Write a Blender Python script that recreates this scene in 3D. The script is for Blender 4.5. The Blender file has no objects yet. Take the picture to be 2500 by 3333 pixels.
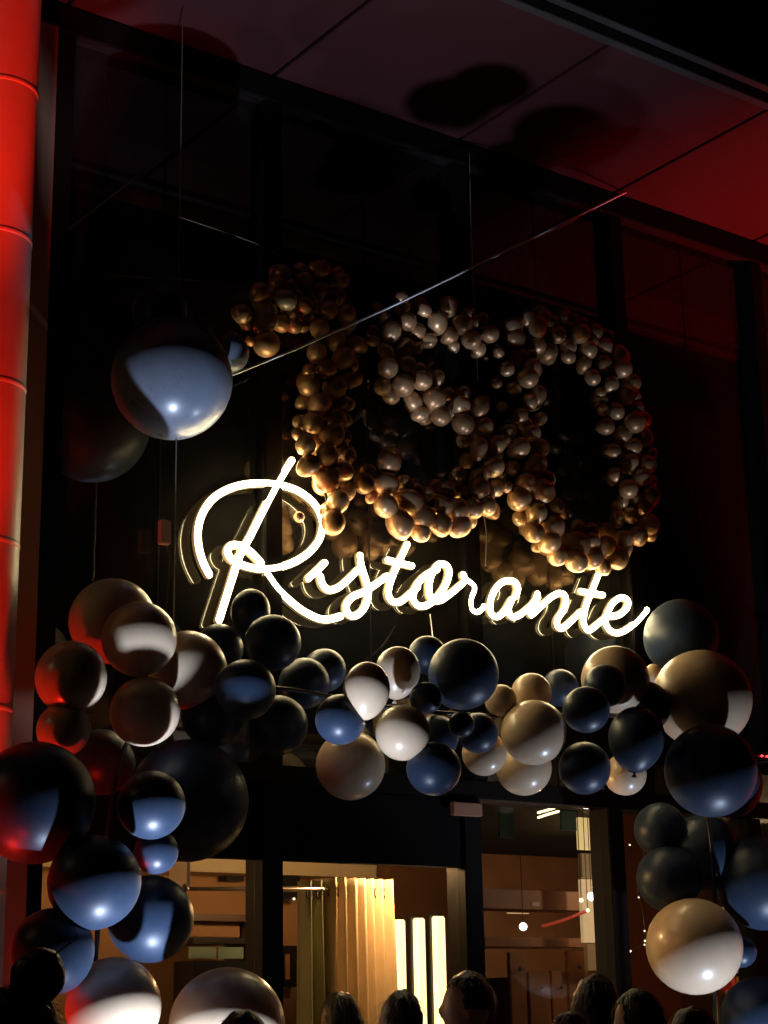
import bpy, bmesh, math, random
from mathutils import Vector, Matrix, noise
R = math.radians
S = bpy.context.scene
col = S.collection
random.seed(7)

# ------------------------------------------------------------ camera, sky, exposure
CW, CH, CF = 2500.0, 3333.0, 5700.0
TH, PI_, RO = R(36.4), R(16.0), R(1.1)
CAM = Vector((-7.5*math.tan(TH), -7.5, 1.62))
Fh = Vector((math.sin(TH), math.cos(TH), 0)); Hh = Vector((math.cos(TH), -math.sin(TH), 0)); Zz = Vector((0, 0, 1))
Fd = Fh*math.cos(PI_)+Zz*math.sin(PI_); U0 = -Fh*math.sin(PI_)+Zz*math.cos(PI_)
Rt = Hh*math.cos(RO)-U0*math.sin(RO); Up = U0*math.cos(RO)+Hh*math.sin(RO)
cd = bpy.data.cameras.new('camera'); cam = bpy.data.objects.new('camera', cd); col.objects.link(cam)
cd.sensor_fit = 'VERTICAL'; cd.sensor_height = 36; cd.lens = CF/CH*36; cd.clip_start = .05; cd.clip_end = 600
cam.matrix_world = Matrix(((Rt.x, Up.x, -Fd.x, CAM.x), (Rt.y, Up.y, -Fd.y, CAM.y), (Rt.z, Up.z, -Fd.z, CAM.z), (0, 0, 0, 1)))
S.camera = cam
w = bpy.data.worlds.new('World'); S.world = w; w.use_nodes = True
nt = w.node_tree; sky = nt.nodes.new('ShaderNodeTexSky'); sky.sky_type = 'NISHITA'; sky.sun_disc = False
sky.sun_elevation = R(-9); sky.sun_rotation = R(200)
nt.links.new(sky.outputs[0], nt.nodes['Background'].inputs[0]); nt.nodes['Background'].inputs[1].default_value = .03
S.view_settings.view_transform = 'Standard'; S.view_settings.look = 'None'
S.view_settings.exposure = 0.0; S.view_settings.gamma = 1.0; S.view_settings.use_curve_mapping = False
S.cycles.max_bounces = 6; S.cycles.transparent_max_bounces = 12; S.cycles.sample_clamp_indirect = 4
S.cycles.use_denoising = True

def ray(x, y): return Fd+Rt*((x-CW/2)/CF)-Up*((y-CH/2)/CF)
def at(x, y, Y): d = ray(x, y); return CAM+d*((Y-CAM.y)/d.y)      # the point of the plane y = Y seen at that place of the photo
def atd(x, y, dist): d = ray(x, y); return CAM+d*(dist/Fd.dot(d))*1.0
def mpp(P): return (P-CAM).dot(Fd)/CF                              # metres per photo pixel at P

# power of the lamps, tuned against the photo
P_A, P_B, P_R1, P_R2, P_R3 = 1150, 270, 230, 3600, 1.0
SLP = (-6.8, -.25, 0); SLH = 4.7; P_S = 16
COOL = (.62, .74, 1.0); REDC = (1.0, .020, .008)
NEON = 30.0

# ------------------------------------------------------------ materials
def mat(name, color, rough=.5, metal=0., spec=.5, coat=0., noise_amt=0., scale=8., bump=0., emit=None, estr=0., sub=0., sheen=0.):
    m = bpy.data.materials.new(name); m.use_nodes = True; n = m.node_tree.nodes; l = m.node_tree.links
    b = n['Principled BSDF']; b.inputs['Base Color'].default_value = (*color, 1); b.inputs['Roughness'].default_value = rough
    b.inputs['Metallic'].default_value = metal; b.inputs['Specular IOR Level'].default_value = spec; b.inputs['Coat Weight'].default_value = coat
    b.inputs['Coat Roughness'].default_value = .12
    if sub: b.inputs['Subsurface Weight'].default_value = sub; b.inputs['Subsurface Radius'].default_value = (.06, .04, .025); b.inputs['Subsurface Scale'].default_value = 1.0
    if sheen: b.inputs['Sheen Weight'].default_value = sheen
    if noise_amt or bump:
        tc = n.new('ShaderNodeTexCoord'); no = n.new('ShaderNodeTexNoise'); no.inputs['Scale'].default_value = scale; no.inputs['Detail'].default_value = 6
        l.new(tc.outputs['Object'], no.inputs['Vector'])
        if noise_amt:
            mx = n.new('ShaderNodeMix'); mx.data_type = 'RGBA'; l.new(no.outputs['Fac'], mx.inputs['Factor'])
            mx.inputs['A'].default_value = (*[c*(1-noise_amt) for c in color], 1); mx.inputs['B'].default_value = (*[min(1, c*(1+noise_amt)) for c in color], 1)
            l.new(mx.outputs['Result'], b.inputs['Base Color'])
            mr = n.new('ShaderNodeMapRange'); mr.inputs['To Min'].default_value = max(.02, rough-.1); mr.inputs['To Max'].default_value = min(1, rough+.1)
            l.new(no.outputs['Fac'], mr.inputs['Value']); l.new(mr.outputs['Result'], b.inputs['Roughness'])
        if bump:
            bp = n.new('ShaderNodeBump'); bp.inputs['Strength'].default_value = bump; bp.inputs['Distance'].default_value = .02
            l.new(no.outputs['Fac'], bp.inputs['Height']); l.new(bp.outputs['Normal'], b.inputs['Normal'])
    if emit:
        b.inputs['Emission Color'].default_value = (*emit, 1); b.inputs['Emission Strength'].default_value = estr
    return m
def glass(name, tint, f0=.05, dust=.006):
    m = bpy.data.materials.new(name); m.use_nodes = True; n = m.node_tree.nodes; l = m.node_tree.links
    for x in list(n):
        if x.type == 'BSDF_PRINCIPLED': n.remove(x)
    tr = n.new('ShaderNodeBsdfTransparent'); tr.inputs[0].default_value = (*tint, 1)
    gl = n.new('ShaderNodeBsdfGlossy'); gl.inputs['Roughness'].default_value = .012
    lw = n.new('ShaderNodeLayerWeight'); lw.inputs[0].default_value = .5
    pw = n.new('ShaderNodeMath'); pw.operation = 'POWER'; pw.inputs[1].default_value = 5; l.new(lw.outputs['Facing'], pw.inputs[0])
    ma = n.new('ShaderNodeMath'); ma.operation = 'MULTIPLY_ADD'; ma.inputs[1].default_value = 1-f0; ma.inputs[2].default_value = f0; l.new(pw.outputs[0], ma.inputs[0])
    mx = n.new('ShaderNodeMixShader'); df = n.new('ShaderNodeBsdfDiffuse'); df.inputs[0].default_value = (.5, .48, .44, 1); m2 = n.new('ShaderNodeMixShader'); m2.inputs[0].default_value = dust
    l.new(tr.outputs[0], m2.inputs[1]); l.new(df.outputs[0], m2.inputs[2])
    l.new(ma.outputs[0], mx.inputs[0]); l.new(m2.outputs[0], mx.inputs[1]); l.new(gl.outputs[0], mx.inputs[2])
    l.new(mx.outputs[0], n['Material Output'].inputs[0]); return m
M = dict(
 black=mat('black_latex', (.018, .031, .058), .40, spec=.3, noise_amt=.12, scale=3, sheen=.05),
 beige=mat('beige_latex', (.56, .42, .28), .33, spec=.5, noise_amt=.06, scale=2.5, coat=.15, sub=.25),
 smoke=mat('grey_black_latex', (.12, .14, .18), .3, spec=.5, noise_amt=.1, scale=4),
 gold=mat('chrome_gold_latex', (.66, .40, .20), .36, metal=.5, noise_amt=.06, scale=5),
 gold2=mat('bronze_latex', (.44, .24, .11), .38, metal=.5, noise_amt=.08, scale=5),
 pearl=mat('pearl_latex', (.62, .55, .46), .30, metal=.35, noise_amt=.05, scale=5),
 frame=mat('dark_bronze_frame', (.006, .005, .0045), .6, spec=.12, noise_amt=.2, scale=6),
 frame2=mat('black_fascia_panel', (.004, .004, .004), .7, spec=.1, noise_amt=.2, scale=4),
 brown=mat('brown_pier_panel', (.34, .17, .10), .6, noise_amt=.2, scale=5),
 soffit=mat('red_wash_soffit_panel', (.036, .010, .011), .6, spec=.12, noise_amt=.12, scale=1.6, bump=.05),  # red wash of the floor spots put into the base colour
 lip=mat('soffit_edge_trim', (.05, .045, .045), .4, metal=.4),
 steel=mat('painted_steel_column', (.62, .58, .55), .42, noise_amt=.10, scale=9, bump=.08),
 stone=mat('granite_paving', (.12, .115, .11), .55, noise_amt=.35, scale=30, bump=.15),
 string=mat('white_cord', (.92, .92, .92), .6),
 wire=mat('thin_steel_wire', (.35, .30, .26), .35, metal=.6),
 acry=mat('frosted_tube_jacket', (.3, .25, .16), .4, emit=(1, .66, .22), estr=.2),
 neon=mat('lit_warm_tube', (.9, .85, .7), .4, emit=(1, .80, .42), estr=NEON),
 box=mat('white_plastic_box', (.5, .42, .36), .5),
 glassup=glass('tinted_facade_glass', (.50, .46, .42), .09, .024),
 glasslow=glass('clear_door_glass', (.90, .88, .84), .022, .0015),
 wall=mat('ochre_plaster', (.42, .23, .10), .75, noise_amt=.15, scale=3, bump=.1),
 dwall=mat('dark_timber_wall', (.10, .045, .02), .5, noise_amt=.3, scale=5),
 curtain=mat('gold_velvet_curtain', (.85, .68, .42), .8, noise_amt=.12, scale=14, sheen=.3),
 sage=mat('sage_green_curtain', (.34, .33, .18), .85, noise_amt=.15, scale=14),
 dark=mat('dark_metal', (.02, .018, .016), .4, metal=.3),
 wood=mat('reddish_wood', (.26, .10, .035), .45, noise_amt=.35, scale=7),
 cream=mat('cream_board', (.6, .5, .32), .6, noise_amt=.1, scale=6),
 teal=mat('teal_fabric', (.05, .13, .13), .8, noise_amt=.2, scale=6),
 redp=mat('red_board', (.5, .05, .04), .5),
 green=mat('pale_green_board', (.35, .5, .38), .5),
 ledbar=mat('warm_led_bar', (.9, .8, .6), .5, emit=(1, .80, .40), estr=2.2),
 lamp=mat('lit_lamp', (.9, .9, .8), .5, emit=(1, .86, .45), estr=4.),
 lampw=mat('white_lit_lamp', (.9, .9, .9), .5, emit=(1, .85, 1), estr=14.),
 panel=mat('backlit_yellow_panel', (.8, .7, .4), .5, emit=(1, .78, .34), estr=.62),
 panel2=mat('backlit_cream_panel', (.8, .7, .5), .5, emit=(1, .72, .38), estr=.42),
 redled=mat('red_indicator', (.8, .1, .1), .5, emit=(1, .04, .05), estr=4.),
 lensc=mat('cool_lens', (.8, .8, .9), .3, emit=COOL, estr=20.),
 lensr=mat('red_lens', (.8, .2, .2), .3, emit=REDC, estr=10.),
 skin=mat('skin', (.42, .25, .17), .5, noise_amt=.08, scale=9),
 hair=mat('dark_brown_hair', (.022, .014, .010), .45, noise_amt=.4, scale=40, bump=.4),
 hair2=mat('brown_hair', (.06, .032, .018), .45, noise_amt=.4, scale=40, bump=.4),
 hair3=mat('light_brown_hair', (.12, .075, .04), .5, noise_amt=.4, scale=40, bump=.4),
 coat=mat('black_wool_coat', (.018, .018, .022), .85, noise_amt=.3, scale=30),
 coat2=mat('grey_green_jacket', (.09, .10, .08), .8, noise_amt=.3, scale=30),
 shirt=mat('pale_shirt', (.45, .40, .38), .8, noise_amt=.1, scale=20),
 trous=mat('dark_trousers', (.02, .02, .026), .85),
 shoe=mat('black_shoe', (.01, .01, .01), .35),
)

# ------------------------------------------------------------ helpers
def link(name, me, m=None, parent=None):
    o = bpy.data.objects.new(name, me); col.objects.link(o)
    if m is not None and len(me.materials) == 0: me.materials.append(m)
    if parent is not None: o.parent = parent
    return o
def obj(name, bm, m, parent=None, smooth=False):
    me = bpy.data.meshes.new(name)
    bmesh.ops.recalc_face_normals(bm, faces=bm.faces)
    bm.to_mesh(me); bm.free()
    if smooth:
        me.polygons.foreach_set('use_smooth', [True]*len(me.polygons))
    return link(name, me, m, parent)
def tag(o, label=None, cat=None, group=None, kind=None):
    if label: o['label'] = label
    if cat: o['category'] = cat
    if group: o['group'] = group
    if kind: o['kind'] = kind
    return o
def empty(name, loc, label, cat, group=None):
    o = bpy.data.objects.new(name, None); col.objects.link(o); o.location = loc; o.empty_display_size = .1
    bpy.context.view_layer.update()
    return tag(o, label, cat, group)
def box_bm(lo, hi, bevel=0., bm=None):
    own = bm or bmesh.new()
    r = bmesh.ops.create_cube(own, size=1)
    lo = Vector(lo); hi = Vector(hi); c = (lo+hi)/2; s = hi-lo
    for v in r['verts']: v.co = Vector((v.co.x*s.x+c.x, v.co.y*s.y+c.y, v.co.z*s.z+c.z))
    if bevel:
        es = list({e for v in r['verts'] for e in v.link_edges})
        bmesh.ops.bevel(own, geom=es, offset=bevel, segments=2, affect='EDGES', clamp_overlap=True)
    return own
def box(name, lo, hi, m, parent=None, bevel=0.):
    off = parent.location if parent else Vector()
    return obj(name, box_bm(Vector(lo)-off, Vector(hi)-off, bevel), m, parent)
def tube_bm(pts, r, seg=8, bm=None, caps=True):
    """Tube with rounded ends along a polyline, radius r (number or list)."""
    bm = bm or bmesh.new(); n = len(pts); pts = [Vector(p) for p in pts]
    rr = r if isinstance(r, (list, tuple)) else [r]*n
    up = Vector((0, -1, 0)); rings = []
    tn = []
    for i in range(n):
        t = (pts[min(i+1, n-1)]-pts[max(i-1, 0)]).normalized(); tn.append(t)
    def ring(c, t, rad):
        a = t.cross(up)
        if a.length < 1e-4: a = t.cross(Vector((1, 0, 0)))
        a.normalize(); b = t.cross(a).normalized()
        return [bm.verts.new(c+(a*math.cos(2*math.pi*k/seg)+b*math.sin(2*math.pi*k/seg))*rad) for k in range(seg)]
    if caps:
        for q in (1., .9, .55): rings.append(ring(pts[0]-tn[0]*rr[0]*q*.95, tn[0], rr[0]*max(.08, math.sqrt(max(0, 1-q*q)))))
    for i in range(n): rings.append(ring(pts[i], tn[i], rr[i]))
    if caps:
        for q in (.55, .9, 1.): rings.append(ring(pts[-1]+tn[-1]*rr[-1]*q*.95, tn[-1], rr[-1]*max(.08, math.sqrt(max(0, 1-q*q)))))
    for a, b in zip(rings, rings[1:]):
        for k in range(seg): bm.faces.new((a[k], a[(k+1) % seg], b[(k+1) % seg], b[k]))
    bm.faces.new(list(reversed(rings[0]))); bm.faces.new(rings[-1])
    return bm
def lathe_bm(prof, seg=24, c=(0, 0, 0), bm=None):
    bm = bm or bmesh.new(); rings = []; c = Vector(c)
    for r, z in prof:
        rings.append([bm.verts.new(c+Vector((r*math.cos(2*math.pi*k/seg), r*math.sin(2*math.pi*k/seg), z))) for k in range(seg)] if r > 1e-6 else [bm.verts.new(c+Vector((0, 0, z)))])
    for a, b in zip(rings, rings[1:]):
        for k in range(seg):
            k2 = (k+1) % seg
            if len(a) == 1 and len(b) == 1: continue
            if len(a) == 1: bm.faces.new((a[0], b[k2], b[k]))
            elif len(b) == 1: bm.faces.new((a[k], a[k2], b[0]))
            else: bm.faces.new((a[k], a[k2], b[k2], b[k]))
    for rg, fl in ((rings[0], 1), (rings[-1], 0)):
        if len(rg) > 1: bm.faces.new(list(reversed(rg)) if fl else rg)
    return bm
def smooth_path(P, sub=6):
    """Catmull-Rom through 2D or 3D points."""
    out = []; n = len(P); P = [Vector(p) for p in P]
    for i in range(n-1):
        p0 = P[max(i-1, 0)]; p1 = P[i]; p2 = P[i+1]; p3 = P[min(i+2, n-1)]
        for k in range(sub):
            t = k/sub
            out.append(.5*((2*p1)+(p2-p0)*t+(2*p0-5*p1+4*p2-p3)*t*t+(3*p1-3*p2+p3-p0)*t**3))
    out.append(P[-1]); return out

# ------------------------------------------------------------ setting: ground
tag(box('ground', (-60, -60, -.4), (60, 60, -.012), M['stone']), kind='structure')
pav = bpy.data.objects.new('pavement', None); col.objects.link(pav); tag(pav, kind='structure')
slab = box_bm((-.296, -.296, -.012), (.296, .296, 0), .004); sme = bpy.data.meshes.new('paving_slab'); slab.to_mesh(sme); slab.free(); sme.materials.append(M['stone'])
for i in range(14):
    for j in range(12):
        o = link('paving_slab', sme, None, pav); o.location = (-4+i*.6, -7.5+j*.6+.3, random.uniform(-.001, .001))

# ------------------------------------------------------------ setting: soffit
SZ = 6.72
MX = [-2.035, -.76, .58, 1.86, 3.18, 4.5]
so = bpy.data.objects.new('ceiling', None); col.objects.link(so); tag(so, kind='structure')
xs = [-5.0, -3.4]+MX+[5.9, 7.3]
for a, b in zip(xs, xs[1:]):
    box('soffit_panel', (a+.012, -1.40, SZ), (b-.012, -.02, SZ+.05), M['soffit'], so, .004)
box('soffit_core', (-5, -1.46, SZ+.052), (7.3, -.0, SZ+.4), M['frame2'], so)
box('edge_trim', (-5, -1.47, SZ-.035), (7.3, -1.412, SZ+.05), M['lip'], so, .004)
box('drip_rail', (-5, -1.53, SZ+.03), (7.3, -1.475, SZ+.32), M['lip'], so, .004)

# ------------------------------------------------------------ glass facade
fa = empty('glass_facade', (0, 0, 0), 'dark glazed shopfront with bronze mullions rising to the red lit soffit', 'facade')
box('head_beam', (-5, -.07, SZ-.16), (7.3, .12, SZ-.004), M['frame'], fa, .006)
for x in MX:
    o = box('mullion', (x-.055, -.06, 2.84), (x+.055, .13, SZ-.163), M['frame'], fa, .006)
for a, b in zip(MX, MX[1:]):
    m_ = (a+b)/2
    for u, v in ((a+.058, m_-.004), (m_+.004, b-.058)):
        box('pane', (u, .02, 2.84), (v, .03, SZ-.165), M['glassup'], fa)
    box('glazing_joint', (m_-.0035, .018, 2.84), (m_+.0035, .032, SZ-.165), M['dark'], fa)
box('transom', (-2.09, -.065, 2.74), (5.9, .135, 2.838), M['frame'], fa, .006)
# lower storey: door posts, heads and clear panes
for x in (-.76, .52, 1.585, 2.75):
    o = box('door_post', (x-.06, -.05, 0), (x+.06, .12, 2.738), M['frame'], fa, .006)
box('fascia_panel', (-1.998, -.03, 2.37), (-.823, .05, 2.738), M['frame2'], fa, .004)
box('fascia_panel', (-.697, -.03, 2.37), (.457, .05, 2.738), M['frame2'], fa, .004)
box('glass_panel', (-2.0, .02, .05), (-.823, .03, 2.37), M['glasslow'], fa)
box('glass_panel', (-.697, .02, .05), (.457, .03, 2.37), M['glasslow'], fa)
box('glass_panel', (.583, .02, .05), (1.522, .03, 2.738), M['glasslow'], fa)
box('glass_panel', (1.648, .02, .05), (2.687, .03, 2.738), M['glasslow'], fa)
box('glass_panel', (2.813, .02, .05), (5.9, .03, 2.738), M['glasslow'], fa)
box('door_closer', (.36, -.09, 2.64), (.56, -.052, 2.71), M['brown'], fa, .004)
box('side_frame', (-2.09, -.05, 0), (-2.0, .12, 2.738), M['frame'], fa, .006)
pier = box('pier_panel', (-2.42, -.10, 0), (-2.098, .14, SZ-.165), M['brown'], None, .004)
tag(pier, 'flat brown pier panel between the red column and the dark glass', 'panel')
bw = box('building_wall', (-5, -.02, 0), (-2.425, .3, SZ-.165), M['frame2'])
tag(bw, kind='structure')

# ------------------------------------------------------------ columns
def column(x, y, r, label):
    t = empty('round_column', (x, y, 0), label, 'column', 'round steel columns under the soffit')
    obj('shaft', lathe_bm([(r, 0), (r, .02), (r, .8), (r, 3.0), (r, 5.0), (r, SZ-.03), (r, SZ)], 48), M['steel'], t, True)
    zr = [.4, 1.1]+[at(60, yy, -.70).z for yy in (2895, 2300, 1755, 1235, 745, 250)]
    for z in zr:
        obj('ring_joint', lathe_bm([(r+.0005, z-.012), (r+.0022, z-.009), (r+.0025, z+.006), (r+.0005, z+.014)], 48), M['steel'], t, True)
    obj('base_collar', lathe_bm([(r+.04, 0), (r+.04, .06), (r+.001, .09)], 48), M['steel'], t, True)
    return t
pc = at(86, 1500, -.61)
RC = .175
COLX = pc.x-RC*.90
column(COLX, -.50, RC, 'round steel column washed in red light at the left edge of the glass facade')
column(4.9, -.55, RC, 'round steel column beyond the right leg of the balloon arch')

# ------------------------------------------------------------ uplights
def uplight(x, y, aim, power, color, lens, label, size=95, blend=.35, rad=.035):
    t = empty('ground_uplight', (x, y, 0), label, 'spotlight', 'floor spotlights shining up the facade')
    obj('base', box_bm((-.12, -.12, 0), (.12, .12, .03), .006), M['dark'], t)
    for s in (-1, 1): obj('bracket', box_bm((s*.095-.006, -.02, .03), (s*.095+.006, .02, .09), .003), M['dark'], t)
    head = obj('lamp_head', lathe_bm([(.045, -.05), (.075, -.02), (.08, .05), (.072, .05), (.068, .035), (0, .035)], 24), M['dark'], t, True)
    head.location = (0, 0, .05)
    d = (Vector(aim)-Vector((x, y, .105))).normalized(); q = d.to_track_quat('Z', 'Y'); head.rotation_euler = q.to_euler()
    l_ = obj('lens', lathe_bm([(.066, .036), (.066, .040), (0, .040)], 24), M[lens], head)
    ld = bpy.data.lights.new('spot', 'SPOT'); ld.energy = power; ld.color = color; ld.spot_size = R(size); ld.spot_blend = blend; ld.shadow_soft_size = rad
    lo = bpy.data.objects.new('spot', ld); col.objects.link(lo); lo.parent = t
    lo.location = Vector((0, 0, .05))+d*.058; lo.rotation_euler = (-d).to_track_quat('Z', 'Y').to_euler()
uplight(-2.108, -1.717, (-1.25, -.75, 6), P_A, COOL, 'lensc', 'cool white floor spotlight below the left leg of the arch', 49, .9)
uplight(1.825, -1.377, (.9, -.85, 6), P_B, COOL, 'lensc', 'cool white floor spotlight below the right leg of the arch', 76, .6)
uplight(-3.403, -.27, (-2.6, -.6, 2.6), P_R1, REDC, 'lensr', 'red floor spotlight at the foot of the left column', 60, .6)
for k, (zz, pw, cone, lb) in enumerate(((1.9, 240, 24, 'widest'), (3.2, 760, 16, 'second widest'), (4.7, 1100, 12, 'second narrowest'), (6.3, 2800, 10, 'narrowest'))):
    uplight(COLX-.98+.08*k, -1.60-.25*k, (COLX-.02, -.66, zz), pw*P_R3, REDC, 'lensr', lb+' beam of four red floor spots grazing the left column', cone, .8)
uplight(4.35, -.75, (4.1, -.6, 6), P_R2, REDC, 'lensr', 'red floor spotlight beside the right column', 50, .9)

# ------------------------------------------------------------ street lamp behind the camera, left
sl = empty('street_lamp', SLP, 'street lamp left of the restaurant whose warm glow shines on the beige balloons', 'street lamp')
obj('post', lathe_bm([(.09, 0), (.09, .5), (.05, .6), (.04, SLH-.2), (.06, SLH-.15)], 16), M['dark'], sl, True)
obj('globe', lathe_bm([(0, SLH-.18), (.14, SLH-.12), (.2, SLH), (.14, SLH+.14), (0, SLH+.2)], 20), M['lamp'], sl, True)
sd = bpy.data.lights.new('light', 'POINT'); sd.energy = P_S; sd.color = (1, .66, .36); sd.shadow_soft_size = .25
so_ = bpy.data.objects.new('light', sd); col.objects.link(so_); so_.parent = sl; so_.location = (0, 0, SLH+.5)

# ------------------------------------------------------------ balloons
def balloon_mesh(name, seg, rings, m, neck=.16):
    prof = []
    for i in range(rings+1):
        t = math.pi*i/rings
        z = math.cos(t); r = math.sin(t)
        if z < 0: z *= 1+neck*abs(z); r *= 1-.05*abs(z)*abs(z)
        prof.append((r if 0 < i < rings else 0., z))
    bm = lathe_bm(prof, seg); bmesh.ops.recalc_face_normals(bm, faces=bm.faces)
    me = bpy.data.meshes.new(name); bm.to_mesh(me); bm.free()
    me.polygons.foreach_set('use_smooth', [True]*len(me.polygons)); me.materials.append(m); return me
BM = {k: balloon_mesh('balloon', 40, 28, M[m]) for k, m in dict(K='black', B='beige', G='smoke').items()}
def knot_mesh(m):
    bm = lathe_bm([(.02, -1.10), (.05, -1.17), (.035, -1.20), (.05, -1.22), (.10, -1.30), (.09, -1.31), (.0, -1.24)], 14)
    bmesh.ops.recalc_face_normals(bm, faces=bm.faces); me = bpy.data.meshes.new('knot'); bm.to_mesh(me); bm.free(); me.materials.append(m)
    me.polygons.foreach_set('use_smooth', [True]*len(me.polygons)); return me
KM = {k: knot_mesh(M[m]) for k, m in dict(K='black', B='beige', G='smoke').items()}
def balloon(kind, x, y, r, Y, label, group, ry=None, rot=0., neck=None):
    """x, y, r in photo pixels; Y its real distance from the glass."""
    P = at(x, y, Y); s = r*mpp(P)
    o = link('balloon', BM[kind]); tag(o, label, 'balloon', group)
    nk = (neck if neck is not None else (Fh*.9+Vector((0, 0, random.uniform(-.5, .5)))+Hh*random.uniform(-.6, .6))).normalized()
    k = (ry or r)/r
    # ellipsoid stretched along the image vertical: neck placed along that axis when stretched
    if abs(k-1) > .03:
        ax = (Zz*math.cos(rot)+Hh*math.sin(rot)).normalized(); q = (ax if (neck is None) else -Vector(neck)).to_track_quat('Z', 'Y'); sc = (s, s, s*k/1.04)
        o.location = P+ax*(s*k*.04)
    else:
        q = (-nk).to_track_quat('Z', 'Y'); sc = (s*random.uniform(.985, 1.015), s*random.uniform(.985, 1.015), s*random.uniform(.99, 1.03)); o.location = P
    o.rotation_mode = 'QUATERNION'; o.rotation_quaternion = q; o.scale = sc
    kn = link('knot', KM[kind]); kn.parent = o
    return o
GA = 'balloons of the arch over the entrance'
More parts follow.
